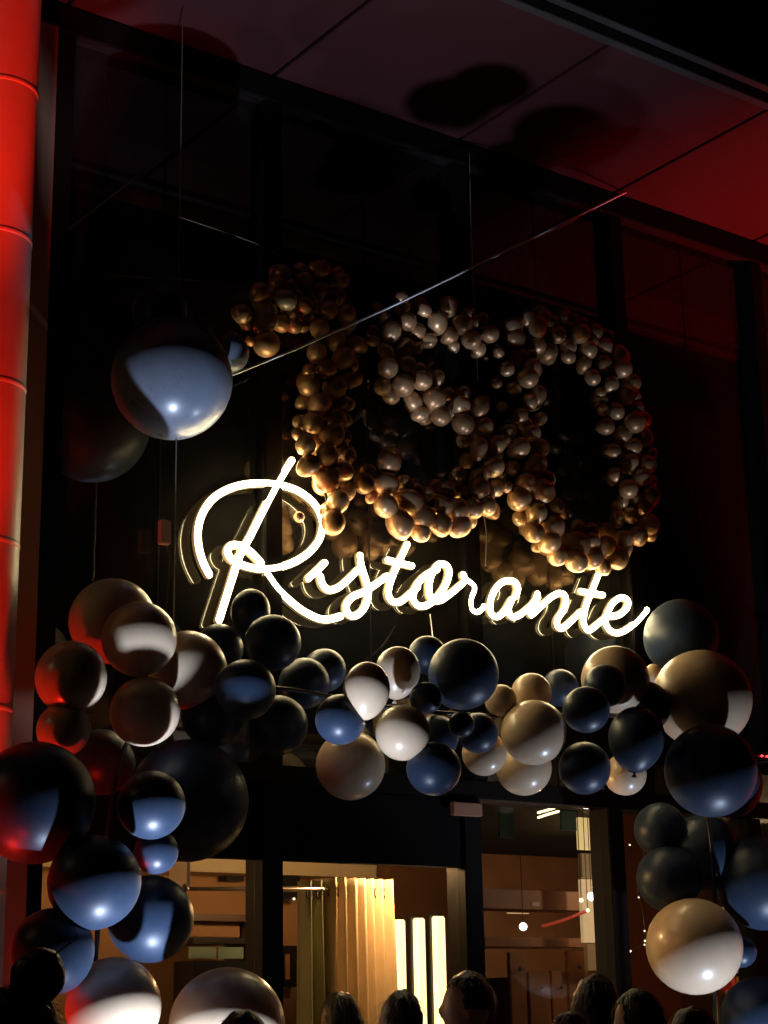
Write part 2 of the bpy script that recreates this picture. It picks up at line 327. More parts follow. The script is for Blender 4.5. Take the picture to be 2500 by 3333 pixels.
ARCH = [
 # left cluster
 ('B', 366, 2022, 140, -0.442, 'large beige balloon at the very top of the left cluster, behind the white spotlit one'),
 ('B', 453, 2080, 122, -0.684, 'beige balloon with a bright white band of light across it'),
 ('B', 231, 2205, 118, -0.851, 'beige balloon with its lower left side lit bright red'),
 ('B', 610, 2181, 127, -0.554, 'beige balloon right of the white banded one, next to the black balloons'),
 ('B', 472, 2316, 114, -0.7, 'beige balloon directly below the white banded balloon'),
 ('B', 207, 2375, 88, -0.823, 'beige balloon squeezed under the red lit balloon, beside the red column'),
 ('K', 113, 2612, 197, -1.078, 'very large black balloon at the left frame edge, violet underneath'),
 ('K', 330, 2480, 105, -0.33, 'black balloon in shadow under the beige cluster'),
 ('K', 492, 2620, 112, -1.25, 'black balloon with a pale blue lit quarter facing the spotlight'),
 ('K', 612, 2605, 195, -0.523, 'very large black balloon with a thin gold rim above the ochre window'),
 ('K', 307, 2871, 150, -1.25, 'black balloon with its lower half lit blue and a sharp highlight'),
 ('K', 508, 2772, 72, -0.999, 'small black balloon with a faint blue patch, between the blue lit ones'),
 ('K', 490, 2990, 139, -0.764, 'black balloon with a pale blue wedge of light beside the window'),
 ('K', 170, 3097, 138, -1.131, 'black balloon with a red crescent along its left side'),
 ('B', 369, 3277, 157, -1.074, 'beige balloon at the bottom left, its lower half glaring white'),
 ('B', 739, 3342, 190, -1.1, 'largest beige balloon at the bottom edge, in front of the window'),
 # black group under the R
 ('K', 815, 1992, 64, -0.399, 'tall slim black balloon just right of the foot of the letter R', 76),
 ('K', 713, 2108, 78, -0.389, 'black balloon directly under the foot of the letter R'),
 ('K', 887, 2092, 92, -0.748, 'round black balloon with a grey rim under the leg of the letter R'),
 ('K', 990, 2224, 84, -0.436, 'black balloon with a pale edge, below and right of the round one under the R'),
 ('K', 1056, 2182, 71, -0.375, 'dark black balloon peeking out behind its pale edged neighbour'),
 ('K', 800, 2245, 98, -0.839, 'black balloon with a pin point highlight in the unlit left half of the arch'),
 ('K', 690, 2330, 100, -0.544, 'black balloon in deep shadow right of the lower beige cluster'),
 ('K', 905, 2360, 96, -0.625, 'black balloon with a faint bright arc beneath, left of the blue tinted one'),
 ('K', 1108, 2342, 83, -1.151, 'black balloon with a dark blue glow underneath, above the large pearl beige balloon'),
 ('B', 1193, 2246, 76, -1.25, 'egg shaped beige balloon with a white shine on its lower right', 92),
 ('B', 1294, 2188, 74, -0.95, 'beige balloon with an amber shadow, leaning behind the egg shaped one', 84),
 ('B', 1311, 2385, 90, -1.208, 'beige balloon with a white highlight, between the egg shaped one and the centre'),
 ('B', 1141, 2491, 112, -0.33, 'large pearly beige balloon hanging lowest in the left half of the arch'),
 ('K', 1391, 2133, 64, -0.712, 'black balloon touched by the thin wire under the neon sign'),
 ('K', 1509, 2194, 115, -1.03, 'largest black balloon at the crown of the arch, under the neon letters o and r'),
 ('K', 1386, 2272, 52, -1.121, 'small black balloon left of the largest one at the crown'),
 ('K', 1502, 2358, 43, -1.25, 'smallest black balloon, tucked under the largest one at the crown'),
 ('K', 1556, 2386, 66, -0.78, 'black balloon with a lit lower edge left of the big round beige one'),
 ('K', 1412, 2502, 88, -1.25, 'glossy black balloon hanging lowest at the middle of the arch'),
 ('K', 1420, 2400, 72, -0.602, 'black balloon in shadow in the middle of the arch'),
 ('B', 1576, 2452, 72, -0.518, 'beige balloon half hidden under a black one, left of the big round beige pair'),
 ('B', 1630, 2280, 52, -0.643, 'small yellowish beige balloon right of the largest black balloon'),
 ('B', 1730, 2256, 66, -0.612, 'beige balloon at the top of the arch under the letter n'),
 ('B', 1737, 2384, 106, -0.763, 'big round beige balloon facing forward in the right half of the arch'),
 ('B', 1705, 2500, 90, -0.33, 'beige balloon with a white shine hanging under the big round beige one'),
 ('K', 1823, 2238, 60, -0.33, 'black balloon behind the beige balloon under the letter n'),
 ('K', 1908, 2310, 76, -1.25, 'black balloon with a blue lit base, right of the big round beige balloon'),
 ('K', 1969, 2233, 70, -1.031, 'black balloon resting in front of the beige balloon under the letter e'),
 ('B', 2003, 2212, 110, -0.884, 'yellowish beige balloon under the letter e at the right end of the sign'),
 ('K', 1903, 2500, 84, -0.851, 'black balloon with a blue underside hanging lowest in the right half of the arch'),
 ('K', 2072, 2404, 92, -1.101, 'upright oval black balloon with a blue base', 104),
 ('B', 2036, 2520, 68, -0.48, 'dim brownish beige balloon behind two blue bottomed black ones'),
 ('K', 2100, 2300, 84, -0.906, 'shadowed black balloon between the yellowish beige ones'),
 ('K', 2218, 2072, 122, -0.33, 'large black balloon touching the end of the neon word'),
 ('B', 2285, 2275, 160, -0.979, 'largest beige balloon on the right shoulder of the arch'),
 ('B', 2128, 2196, 34, -0.484, 'tiny beige balloon peeping out beside the right shoulder'),
 ('K', 2313, 2508, 152, -1.25, 'large black balloon with a blue lit bowl, right shoulder of the arch'),
 ('K', 2372, 2552, 110, -0.602, 'black balloon with a thin red rim behind the blue bowled one'),
 # right leg
 ('K', 2150, 2700, 86, -0.33, 'black balloon high in the dark right leg, beside the door post'),
 ('K', 2290, 2775, 122, -0.439, 'black balloon in deep shadow filling the right leg of the arch'),
 ('K', 2178, 2860, 106, -0.393, 'black balloon bulging left from the right leg over the fairy lights'),
 ('K', 2482, 2872, 152, -0.662, 'black balloon at the right frame edge, lower half lit light blue'),
 ('B', 2260, 3080, 155, -0.558, 'beige balloon cut diagonally by glaring white light in the right leg'),
 ('K', 2412, 3098, 50, -0.634, 'small black balloon with a red edge behind the white lit one'),
 ('K', 2478, 3312, 130, -0.551, 'dark greenish black balloon in the bottom right corner'),
]
random.seed(11)
for a in ARCH:
    balloon(a[0], a[1], a[2], a[3], a[4], a[5], GA, ry=(a[6] if len(a) > 6 else None), rot=.12)
GH = 'dark balloons hung on the wire'
balloon('G', 560, 1236, 197, -.40, 'big hanging balloon lit pale blue from below, the white cord tied to it', GH, neck=Vector((.2, .4, 1)))
balloon('G', 744, 1150, 66, -.30, 'small pale blue balloon peeping out right of the big hanging one', GH, neck=Vector((.1, .2, 1)))
balloon('K', 520, 1010, 88, -.34, 'unlit black balloon above the big pale blue hanging one', GH)

# frame pole that carries the garland
arch_pts = [at(*p) for p in ((300, 3420, -.6), (330, 2900, -.6), (400, 2450, -.6), (560, 2260, -.6), (900, 2240, -.6), (1250, 2300, -.62), (1600, 2330, -.62), (2000, 2330, -.62), (2200, 2380, -.62), (2300, 2650, -.62), (2330, 3000, -.62), (2330, 3400, -.62))]
arch_pts = [Vector((arch_pts[0].x, -.6, .02))]+arch_pts+[Vector((arch_pts[-1].x, -.62, .02))]
ap = empty('arch_pole', (arch_pts[0].x, -.6, 0), 'thin black pole bent into an arch inside the balloon garland', 'pole')
obj('pole', tube_bm([p-ap.location for p in smooth_path(arch_pts, 6)], .011, 8), M['dark'], ap, True)
for p in (arch_pts[0], arch_pts[-1]):
    obj('foot_plate', lathe_bm([(.16, 0), (.16, .012), (.02, .016)], 24, p-ap.location-Vector((0, 0, .02))), M['dark'], ap)

# ------------------------------------------------------------ balloon numerals
def px(lst, x0, y0, s, key): return [(x0+x/s, y0+y/s, r/s) for x, y, r in lst]
C1 = px([(640,180,90),(860,150,85),(1080,130,95),(1330,270,85),(1300,180,70),(590,310,90),(720,330,80),(900,250,90),(380,400,100),(400,520,100),(1090,380,90),(1300,460,85),(690,490,105),(890,560,95),(1180,610,95),(180,660,100),(440,720,125),(640,770,90),(780,790,80),(890,810,60),(1080,820,95),(1400,650,95),(1420,760,90),(460,1010,135),(265,970,50),(1280,960,95),(1500,1010,90),(1050,1110,100),(1360,1180,110),(1160,1300,100),(960,1310,60),(1440,1250,85),(960,1500,110),(1260,1520,120),(1440,1430,90),(1060,700,90),(1250,380,70),(480,620,90),(1050,560,70),(1200,480,80),(750,650,80),(800,440,80),(980,700,80),(230,770,70),(520,430,70)],740,840,3.607,0)
C1 += px([(560,30,80),(410,210,100),(680,220,120),(870,130,90),(320,400,75),(520,420,115),(760,400,90),(860,430,70),(440,660,110),(280,640,75),(720,600,100),(830,620,70),(670,800,120),(820,820,70),(350,920,105),(600,1040,120),(860,1040,85),(390,1160,110),(800,1230,100),(700,1180,70),(600,1330,135),(860,1470,80),(740,1600,110),(680,1840,125),(270,1780,55),(780,1370,80),(600,520,80),(550,920,90),(760,950,90),(400,780,90),(250,780,60),(700,1480,80),(640,1700,80)],900,1200,3.687,0)[3:]
C5 = px([(230,240,40),(470,150,60),(290,330,50),(480,240,70),(690,270,70),(530,380,80),(370,480,85),(190,480,55),(310,370,60),(520,630,75),(620,480,75),(630,640,50),(740,570,65),(320,680,65),(340,840,85),(530,790,70),(290,1020,75),(490,1010,95),(670,960,85),(640,850,60),(830,930,60),(380,1120,65),(590,1170,75),(790,1150,100),(930,1100,60),(720,1060,60),(660,1290,65),(860,1310,85),(1050,1210,85),(1080,1090,65),(1240,1220,80),(1080,1390,90),(1280,1420,85),(830,390,85),(930,230,80),(1070,410,90),(1210,380,60),(1340,500,80),(1270,350,50),(950,520,70),(1160,560,80),(1230,660,60),(980,620,55),(1130,310,60),(640,200,60),(200,570,50),(1430,690,45)],1150,920,3.016,0)
C5 += px([(1140,240,60),(1270,300,75),(1420,270,75),(1540,150,60),(1400,470,80),(1180,410,60),(1270,660,85),(1270,560,70),(1420,660,70),(1080,540,60),(1480,560,40),(1070,680,70),(235,620,80),(300,740,45),(270,510,60),(460,430,95),(430,630,100),(600,620,65),(430,820,90),(640,790,105),(800,720,60),(560,985,105),(770,930,100),(750,1060,75),(930,830,85),(830,800,60),(930,990,85),(1080,860,90),(1100,1000,85),(1200,960,45),(1220,850,75),(1340,820,75),(1330,720,70),(980,690,70),(1150,750,70),(700,680,60),(880,650,60),(1400,380,60),(1500,230,50)],1100,1350,2.765,0)
C0 = px([(200,240,70),(220,340,65),(250,500,70),(60,470,50),(140,610,60),(200,790,55),(45,740,40),(330,690,80),(360,600,70),(410,220,80),(460,140,65),(400,400,70),(510,460,70),(590,300,70),(640,160,60),(720,180,60),(820,190,40),(690,410,65),(690,500,55),(800,290,75),(930,280,65),(870,440,70),(1020,410,65),(1050,320,50),(1140,470,65),(830,570,60),(1010,570,70),(1180,610,75),(910,690,60),(1070,750,65),(1250,740,75),(970,890,65),(1210,860,70),(1290,860,50),(1120,990,65),(1300,970,65),(1030,1130,65),(1290,1090,85),(1180,1200,70),(1370,1220,70),(1090,1350,60),(1270,1310,70),(1380,1330,65),(1440,1370,45),(340,910,65),(420,840,65),(260,1030,60),(440,1060,50),(300,1110,60),(360,1190,70),(250,1320,80),(440,1320,70),(90,950,40),(150,1170,55),(350,500,60),(320,160,60),(540,180,50),(900,360,50),(1100,640,50),(1000,980,50),(980,830,45),(1380,1060,50)],1600,980,2.765,0)
C0 += px([(1240,290,70),(1400,310,75),(1110,410,65),(1350,430,75),(1440,460,45),(1230,530,75),(1430,590,75),(1370,690,70),(1130,680,45),(1260,770,60),(1130,800,60),(1420,850,80),(1320,950,75),(1180,990,75),(1430,950,50),(190,340,60),(400,310,85),(300,480,75),(90,420,40),(145,515,45),(250,620,95),(450,560,105),(500,440,65),(570,690,75),(400,750,95),(255,790,60),(380,920,80),(550,870,90),(640,920,50),(420,1040,50),(530,1010,80),(590,1130,80),(740,1040,115),(890,1010,75),(880,910,70),(760,1180,85),(910,1150,85),(1030,1040,75),(1040,910,65),(1000,1230,65),(1130,1140,90),(780,880,60),(1200,1060,60),(1180,200,50),(1290,200,50),(650,760,40),(1180,640,50),(1300,620,50)],1600,1400,2.765,0)
GM = [balloon_mesh('small_balloon', 20, 14, M[m], .22) for m in ('gold', 'gold2', 'pearl')]
def numeral(pts, label, Y, spine, pearls=()):
    P0 = at(spine[0][0], spine[0][1], Y)
    t = empty('balloon_numeral', P0, label, 'balloon number', 'metallic balloon numerals above the neon word')
    for i, (x, y, r) in enumerate(pts):
        big = r > 26
        yy = Y-random.uniform(0, .05)-(.05 if big else 0)
        P = at(x, y, yy); s = r*mpp(P)*1.2
        me = GM[2] if any(abs(x-a)+abs(y-b) < 14 for a, b in pearls) else GM[0 if random.random() < .62 else 1]
        o = link('balloon', me, None, t); o.location = P-P0
        nk = Vector((random.uniform(-1, 1), random.uniform(.1, 1.1), random.uniform(-1, 1))).normalized()
        o.rotation_mode = 'QUATERNION'; o.rotation_quaternion = (-nk).to_track_quat('Z', 'Y'); o.scale = (s, s, s*random.uniform(.98, 1.14))
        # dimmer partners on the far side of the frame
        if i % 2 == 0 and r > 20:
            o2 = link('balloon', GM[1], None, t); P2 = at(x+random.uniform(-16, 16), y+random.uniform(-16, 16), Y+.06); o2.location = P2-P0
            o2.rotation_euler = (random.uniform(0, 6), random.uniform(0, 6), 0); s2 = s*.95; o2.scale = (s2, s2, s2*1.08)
    sp = [at(a, b, Y)-P0 for a, b in spine]
    obj('frame', tube_bm(smooth_path(sp, 5), .008, 6), M['dark'], t, True)
numeral(C1, 'metallic bronze balloon numeral one with a bushy flag, hanging left above the neon R', -.16,
        [(830, 1080), (960, 960), (1050, 900), (1090, 1100), (1060, 1350), (1050, 1550), (1085, 1700)], [(862, 1039), (931, 975)])
numeral(C5, 'metallic bronze balloon numeral five in the middle of the hanging number', -.16,
        [(1620, 1090), (1450, 1020), (1300, 1030), (1260, 1200), (1400, 1280), (1550, 1370), (1610, 1500), (1560, 1620), (1420, 1690), (1260, 1640), (1190, 1570)])
numeral(C0, 'metallic bronze balloon numeral zero, reddish on its right flank', -.16,
        [(1700, 1080), (1690, 1250), (1700, 1450), (1740, 1640), (1860, 1780), (2010, 1780), (2090, 1640), (2080, 1450), (2040, 1300), (1980, 1160), (1860, 1070), (1700, 1080)])

# ------------------------------------------------------------ neon word
A_ = lambda L: [(550+x/1.952, 1450+y/1.952) for x, y in L]
B_ = lambda L: [(1300+x/1.952, 1700+y/1.952) for x, y in L]
STROKES = {
 'R': [A_([(780,95),(690,240),(600,410),(520,570),(450,700),(410,820),(365,960),(318,1108)]),
       A_([(255,820),(215,740),(188,640),(184,540),(210,440),(268,350),(350,290),(450,253),(560,240),(680,247),(800,280),(890,338),(948,412),(975,500),(955,595),(900,670),(820,728),(720,768),(620,785),(520,775),(440,748),(390,715),(372,670),(398,635),(450,635),(510,670),(560,718),(585,748)]),
       A_([(625,820),(680,900),(760,980),(850,1050),(940,1095),(1010,1105),(1090,1085)])],
 'i': [A_([(990,745),(940,795),(885,845)]), A_([(960,830),(978,888),(1020,918),(1080,900),(1140,850),(1200,790)])],
 's': [A_([(1213,698),(1220,760),(1245,840),(1266,920),(1255,1000),(1220,1060),(1170,1085),(1132,1060),(1128,1010),(1170,960),(1250,925),(1330,870),(1385,830)])],
 't': [A_([(1513,628),(1460,740),(1412,850),(1393,940),(1420,990),(1470,992),(1530,945),(1580,900)]), A_([(1390,728),(1470,748),(1543,765)])],
 'o': [B_([(240,300),(170,335),(110,400),(85,480),(120,530),(180,525),(245,470),(297,390),(316,310),(286,266),(240,275),(202,340),(187,420),(207,490),(262,495),(330,450),(400,390)])],
 'r': [B_([(405,332),(417,362),(458,395),(472,425),(450,490),(455,555),(492,572),(535,537)])],
 'a': [B_([(738,470),(752,420),(725,375),(660,378),(610,425),(578,500),(580,575),(620,600),(665,570),(708,500)]), B_([(715,490),(692,550),(712,598),(762,590),(830,535),(880,478)])],
 'n': [B_([(877,455),(858,520),(838,590)]), B_([(845,585),(895,540),(960,480),(1020,450),(1056,480),(1045,550),(1005,615),(1003,660),(1037,672),(1090,630),(1150,570)])],
 't ': [B_([(1262,335),(1225,430),(1182,540),(1170,640),(1200,687),(1250,655),(1310,605)]), B_([(1150,438),(1220,450),(1292,462)])],
 'e': [B_([(1318,598),(1390,590),(1440,552),(1452,502),(1412,478),(1355,515),(1318,590),(1312,650),(1352,697),(1412,698),(1480,655),(1530,605),(1572,557)])],
}
NY = -.05
np0 = at(1250, 1900, NY)
ne = empty('neon_sign', np0, 'glowing warm white handwritten neon word Ristorante hung on the dark glass', 'neon sign')
for ch, strokes in STROKES.items():
    bm = bmesh.new(); bj = bmesh.new()
    for st in strokes:
        pts = [at(x, y, NY)-np0 for x, y in smooth_path([Vector(p) for p in st], 5)]
        rad = .0180 if ch == 'R' else .0172
        tube_bm(pts, rad, 10, bm)
        tube_bm([p+Vector((0, .014, 0)) for p in pts], rad*1.30, 8, bj)
    lt = obj('letter', bm, M['neon'], ne, True); lt['label'] = 'lit tube letter '+ch.strip()
    obj('tube_jacket', bj, M['acry'], lt, True)
    for st in strokes[:1]:
        for p in (st[len(st)//3], st[-2]):
            q = at(p[0], p[1], NY)-np0
            obj('standoff', tube_bm([q+Vector((0, .02, 0)), q+Vector((0, .045, 0)), q+Vector((0, .066, 0))], .006, 6), M['wire'], lt)
tb = at(535, 1733, -.08)
tr = empty('power_supply', tb, 'small pale power box beside the hanging wire left of the letter R', 'power box')
obj('case', box_bm((-.028, -.02, -.062), (.028, .02, .062), .004), M['box'], tr)
obj('cable', tube_bm([Vector((.01, 0, -.066)), Vector((.03, 0, -.12)), Vector((.035, .01, -.2)), Vector((.02, .02, -.5))], .004, 6), M['dark'], tr, True)

# ------------------------------------------------------------ cords and wires
def cord(name, pts, r, m, label, cat):
    P = [p if isinstance(p, Vector) else at(*p) for p in pts]
    pts3 = smooth_path(P, 6)
    o = obj(name, tube_bm([p-P[0] for p in pts3], r, 6), m, None, True); o.location = P[0]
    tag(o, label, cat); return o
cord('cord', [(752, 1222, -.40), (1000, 1120, -.38), (1300, 985, -.36), (1600, 840, -.34), (1850, 718, -.26), (2045, 622, -.1)], .0065, M['string'], 'white cord running from the big hanging balloon up to the right mullion', 'cord')
wx = at(585, 707, -.40).x
cord('wire', [Vector((wx, -.40, SZ-.005)), Vector((wx, -.40, 5.6)), Vector((wx, -.40, 4.6)), Vector((wx, -.40, 3.3))], .0035, M['wire'], 'thin vertical wire left, carrying the hanging dark balloons', 'wire')
cord('wire', [(585, 707, -.40), (700, 745, -.35), (850, 800, -.26), (965, 860, -.18)], .0028, M['wire'], 'thin slanting wire from the left wire to the numeral one', 'wire')
cord('wire', [(1528, 500, -.15), (1534, 760, -.15), (1548, 1080, -.15), (1556, 1270, -.14)], .0035, M['wire'], 'thin vertical wire above the numeral five', 'wire')
cord('wire', [(1572, 1660, -.12), (1583, 1740, -.12), (1580, 1840, -.12)], .0028, M['wire'], 'short thin wire below the numeral five', 'wire')
cord('wire', [(1400, 2000, -.14), (1406, 2050, -.2), (1408, 2090, -.3), (1398, 2125, -.42)], .003, M['wire'], 'thin wavy wire from the neon sign down to a black balloon', 'wire')
cord('wire', [(560, 485, -.3), (225, 745, -.3)], .003, M['dark'], 'dark slanting line catching red light near the top left', 'wire')

# ------------------------------------------------------------ interior
def Ix(x, Y): return at(x, 2900, Y).x
def Iz(x, y, Y): return at(x, y, Y).z
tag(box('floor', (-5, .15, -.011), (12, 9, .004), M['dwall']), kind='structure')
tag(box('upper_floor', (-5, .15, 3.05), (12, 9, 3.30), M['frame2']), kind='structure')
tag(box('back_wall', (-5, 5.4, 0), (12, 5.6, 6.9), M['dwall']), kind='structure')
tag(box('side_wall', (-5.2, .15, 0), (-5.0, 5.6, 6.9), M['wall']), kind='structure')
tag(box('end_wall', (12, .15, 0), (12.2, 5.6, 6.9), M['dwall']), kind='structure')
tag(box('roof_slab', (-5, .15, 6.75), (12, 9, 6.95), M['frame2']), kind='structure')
for yy, zz, mm in ((.75, 6.25, 'brown'), (2.3, 6.3, 'brown')):
    b = box('ceiling_beam', (-5, yy, zz), (12, yy+.22, zz+.30), M[mm], None, .01); tag(b, ('near' if yy < 1 else 'far')+' brown timber beam under the upper ceiling behind the glass', 'beam')
YW = 2.2
wl = box('ochre_wall', (-3.5, YW, .004), (Ix(1262, YW), YW+.12, 3.045), M['wall']); tag(wl, 'ochre plaster wall inside behind the curtain', 'wall')
pt = box('dark_partition', (Ix(1268, 1.6), 1.6, .004), (Ix(1560, 1.6), 1.72, 3.045), M['dwall']); tag(pt, 'dark timber partition behind the three glowing light bars', 'wall')
# cornice
cv = box('cornice', (-3.5, 1.9, Iz(900, 2846, 1.9)), (Ix(1262, 1.9), YW-.003, Iz(900, 2832, 1.9)+.25), M['cream'], None, .01); tag(cv, 'pale cornice along the top of the ochre wall', 'cornice')
# curtain rod
YR = .75
rod = empty('curtain_rod', at(600, 2893, YR), 'bright metal curtain rod across the window top', 'curtain rod')
za = at(600, 2893, YR); zb = at(1088, 2893, YR)
obj('bar', tube_bm([Vector((0, 0, 0)), zb-za], .011, 10), mat('polished_rod', (.8, .72, .6), .2, metal=.8), rod, True)
obj('finial', lathe_bm([(0, -.03), (.03, 0), (0, .03)], 12), M['wire'], rod, True)
obj('bracket', box_bm((.02, .01, -.01), (.04, .2, .2)), M['wire'], rod)
def curtain(name, x0, x1, ytop, m, label, folds, Y, depth):
    A = at(x0, ytop, Y); B = at(x1, ytop, Y); n = folds*14; bm = bmesh.new(); rows = []
    zs = [A.z, A.z-.05, A.z-.12, A.z-.5, A.z-1.0, A.z-1.5, .03]
    ph = [random.uniform(-.5, .5) for _ in range(folds+2)]; am = [random.uniform(.6, 1.15) for _ in range(folds+2)]
    for th in (0, .006):
        for z in zs:
            f_ = (A.z-z)/A.z; row = []
            for i in range(n+1):
                u = i/n; k = int(u*folds); ang = u*folds*2*math.pi
                a = am[k]+(am[k+1]-am[k])*(u*folds-k); p_ = ph[k]+(ph[k+1]-ph[k])*(u*folds-k)
                x = (A.x+(B.x-A.x)*(u+(.03*math.sin(f_*3+p_*3))*f_*.6))*(1)+ (u-.3)*.10*f_
                row.append(bm.verts.new((x-A.x, th+depth*a*(abs(math.cos((ang+p_*f_*1.2)/2))**1.6*2-1), z-A.z)))
            rows.append(row)
    h = len(zs)
    for s in (0, h):
        for a, b in zip(rows[s:s+h], rows[s+1:s+h]):
            for i in range(n): bm.faces.new((a[i], a[i+1], b[i+1], b[i]))
    for i in range(n):
        bm.faces.new((rows[0][i], rows[h][i], rows[h][i+1], rows[0][i+1])); bm.faces.new((rows[h-1][i], rows[h-1][i+1], rows[-1][i+1], rows[-1][i]))
    for i in (0, n):
        for a in range(h-1): bm.faces.new((rows[a][i], rows[a+1][i], rows[a+1+h][i], rows[a+h][i]))
    e = empty(name, A, label, 'curtain'); obj('cloth', bm, m, e, True)
    for k in range(folds):
        x = (B.x-A.x)*(k+.5)/folds
        g = obj('grommet', lathe_bm([(.030, -.004), (.030, .004), (.022, .004), (.022, -.004), (.030, -.004)], 14), M['dark'], e, True)
        g.location = (x, -.02, -.075); g.rotation_euler = (R(90), 0, R(20))
    return e
curtain('curtain', 985, 1050, 2866, M['sage'], 'narrow sage green curtain at the left of the gold one', 2, YR+.03, .05)
curtain('curtain', 1052, 1262, 2858, M['curtain'], 'gold pleated curtain lit orange inside the window', 7, YR+.03, .11)
# led bars
for i, (xa, xb, yt) in enumerate(((1289, 1316, 2993), (1351, 1380, 2988), (1413, 1445, 2982))):
    Y = .95; a = at(xa, yt, Y); b = at(xb, yt, Y)
    e = empty('light_bar', (a.x, Y, 0), ('shortest, leftmost', 'middle', 'tallest, rightmost')[i]+' of the three glowing vertical light bars', 'light bar', 'vertical light bars inside the door')
    box('diffuser', (a.x, Y-.015, .35), (b.x, Y+.03, a.z), M['ledbar'], e, .008)
    box('back_channel', (a.x-.012, Y+.032, .30), (b.x+.012, Y+.07, a.z+.02), M['dark'], e, .004)
    box('foot', (a.x-.05, Y-.05, .004), (b.x+.05, Y+.11, .298), M['dark'], e, .004)
# interior lamps giving the warm light
def bulb(x, y, z, power, color, label, rad=.06, cat='lamp'):
    e = empty('pendant_lamp', (x, y, z), label, cat, 'warm pendant lamps inside the restaurant')
    obj('shade', lathe_bm([(.02, .12), (.10, .02), (.115, -.04), (.110, -.04), (.095, .02), (.015, .115)], 20), M['dark'], e, True)
    obj('bulb', lathe_bm([(0, -.045), (.025, -.03), (.03, 0), (.012, .04), (0, .05)], 12), M['lamp'], e, True)
    obj('flex', tube_bm([Vector((0, 0, .12)), Vector((0, 0, .2)), Vector((0, 0, 3.04-z))], .004, 6), M['dark'], e)
    ld = bpy.data.lights.new('light', 'POINT'); ld.energy = power; ld.color = color; ld.shadow_soft_size = rad
    lo = bpy.data.objects.new('light', ld); col.objects.link(lo); lo.parent = e; lo.location = (0, 0, -.12)
WARM = (1, .60, .27)
bulb(-2.2, 1.3, 2.6, 45, WARM, 'warm pendant lamp before the ochre wall, hidden left of the window')
bulb(.34, .47, 2.60, 46, WARM, 'warm pendant lamp behind the black fascia, lighting the gold curtain')
bulb(5.2, 3.6, 2.6, 60, WARM, 'unseen warm lamp added deep in the room at the right')  # added out of view, only to warm the room on this side
# small things on the wall
def pbox(name, x0, y0, x1, y1, Y, th, m, label, cat, group=None, bevel=.004, parent=None):
    xa = at(x0, (y0+y1)/2, Y).x; xb = at(x1, (y0+y1)/2, Y).x; zt = at((x0+x1)/2, y0, Y).z; zb = at((x0+x1)/2, y1, Y).z
    o = box(name, (xa, Y, zb), (xb, Y+th, zt), m, parent, bevel)
    if label: tag(o, label, cat, group)
    return o
pbox('air_vent', 735, 2850, 795, 2868, 2.1, .08, M['dark'], 'small dark air vent high on the ochre wall', 'vent')
pbox('loudspeaker', 925, 2850, 978, 2882, 2.0, .15, M['dark'], 'upper dark loudspeaker beside the sage curtain', 'speaker', 'wall loudspeakers')
pbox('loudspeaker', 925, 2902, 978, 2928, 2.0, .15, M['dark'], 'lower dark loudspeaker beside the sage curtain, with a tiny light', 'speaker', 'wall loudspeakers')
l_ = pbox('status_light', 955, 2922, 962, 2929, 1.985, .01, M['lamp'], 'tiny white light on the lower loudspeaker', 'light')
# picture
Yp = 2.05
pe = empty('picture_frame', at(910, 3075, Yp), 'dark framed picture on the ochre wall left of the curtain', 'picture')
a = at(910, 3078, Yp); b = at(972, 3212, Yp)
box('backing', (a.x+.04, Yp+.03, b.z+.04), (b.x-.04, Yp+.05, a.z-.04), M['wall'], pe)
for lo, hi in (((a.x, Yp, b.z), (a.x+.045, Yp+.06, a.z)), ((b.x-.045, Yp, b.z), (b.x, Yp+.06, a.z)), ((a.x+.046, Yp, a.z-.045), (b.x-.046, Yp+.06, a.z)), ((a.x+.046, Yp, b.z), (b.x-.046, Yp+.06, b.z+.045))):
    box('frame_side', lo, hi, M['dark'], pe, .003)
# glazed sideboard at left
Yc = 1.75
ce = empty('display_cabinet', (at(640, 3100, Yc).x, Yc, 0), 'dark glazed display cabinet behind the left window pane', 'cabinet')
def cp(name, x0, y0, x1, y1, th, m, dy=0.):
    xa = at(x0, (y0+y1)/2, Yc).x; xb = at(x1, (y0+y1)/2, Yc).x; zt = at((x0+x1)/2, y0, Yc).z; zb = max(.01, at((x0+x1)/2, y1, Yc).z)
    return box(name, (xa, Yc+dy, zb), (xb, Yc+dy+th, zt), m, ce, .004)
cp('top_rail', 622, 2975, 826, 2998, .3, M['dwall'])
cp('side_panel', 812, 3000, 832, 4300, .3, M['dwall'])
cp('light_panel', 640, 3000, 810, 3048, .05, M['wall'], .1)
cp('shelf', 628, 3052, 810, 3072, .28, M['dark'])
cp('glass_door', 632, 3080, 718, 3120, .02, M['green'], .05)
cp('glass_door', 724, 3080, 808, 3120, .02, M['green'], .05)
cp('drawer_front', 632, 3126, 808, 3400, .25, M['dark'])
# table lamp glow by the door post
Yt = 1.0
tl = empty('table_lamp', at(838, 3190, Yt), 'small orange lit table lamp beside the left door post', 'lamp')
obj('shade', lathe_bm([(.028, -.10), (.016, .14), (.012, .14), (.022, -.10)], 16), mat('orange_shade', (.8, .4, .2), .6, emit=(1, .42, .12), estr=.8), tl, True)
obj('bulb', lathe_bm([(0, -.03), (.02, 0), (0, .03)], 10, (0, 0, -.08)), M['lamp'], tl, True)
obj('stem', tube_bm([Vector((0, 0, -.1)), Vector((0, 0, -.6)), Vector((0, 0, -tl.location.z+.02))], .01, 8), M['dark'], tl)
obj('foot', lathe_bm([(.12, 0), (.12, .015), (.02, .03)], 16, (0, 0, -tl.location.z+.005)), M['dark'], tl)

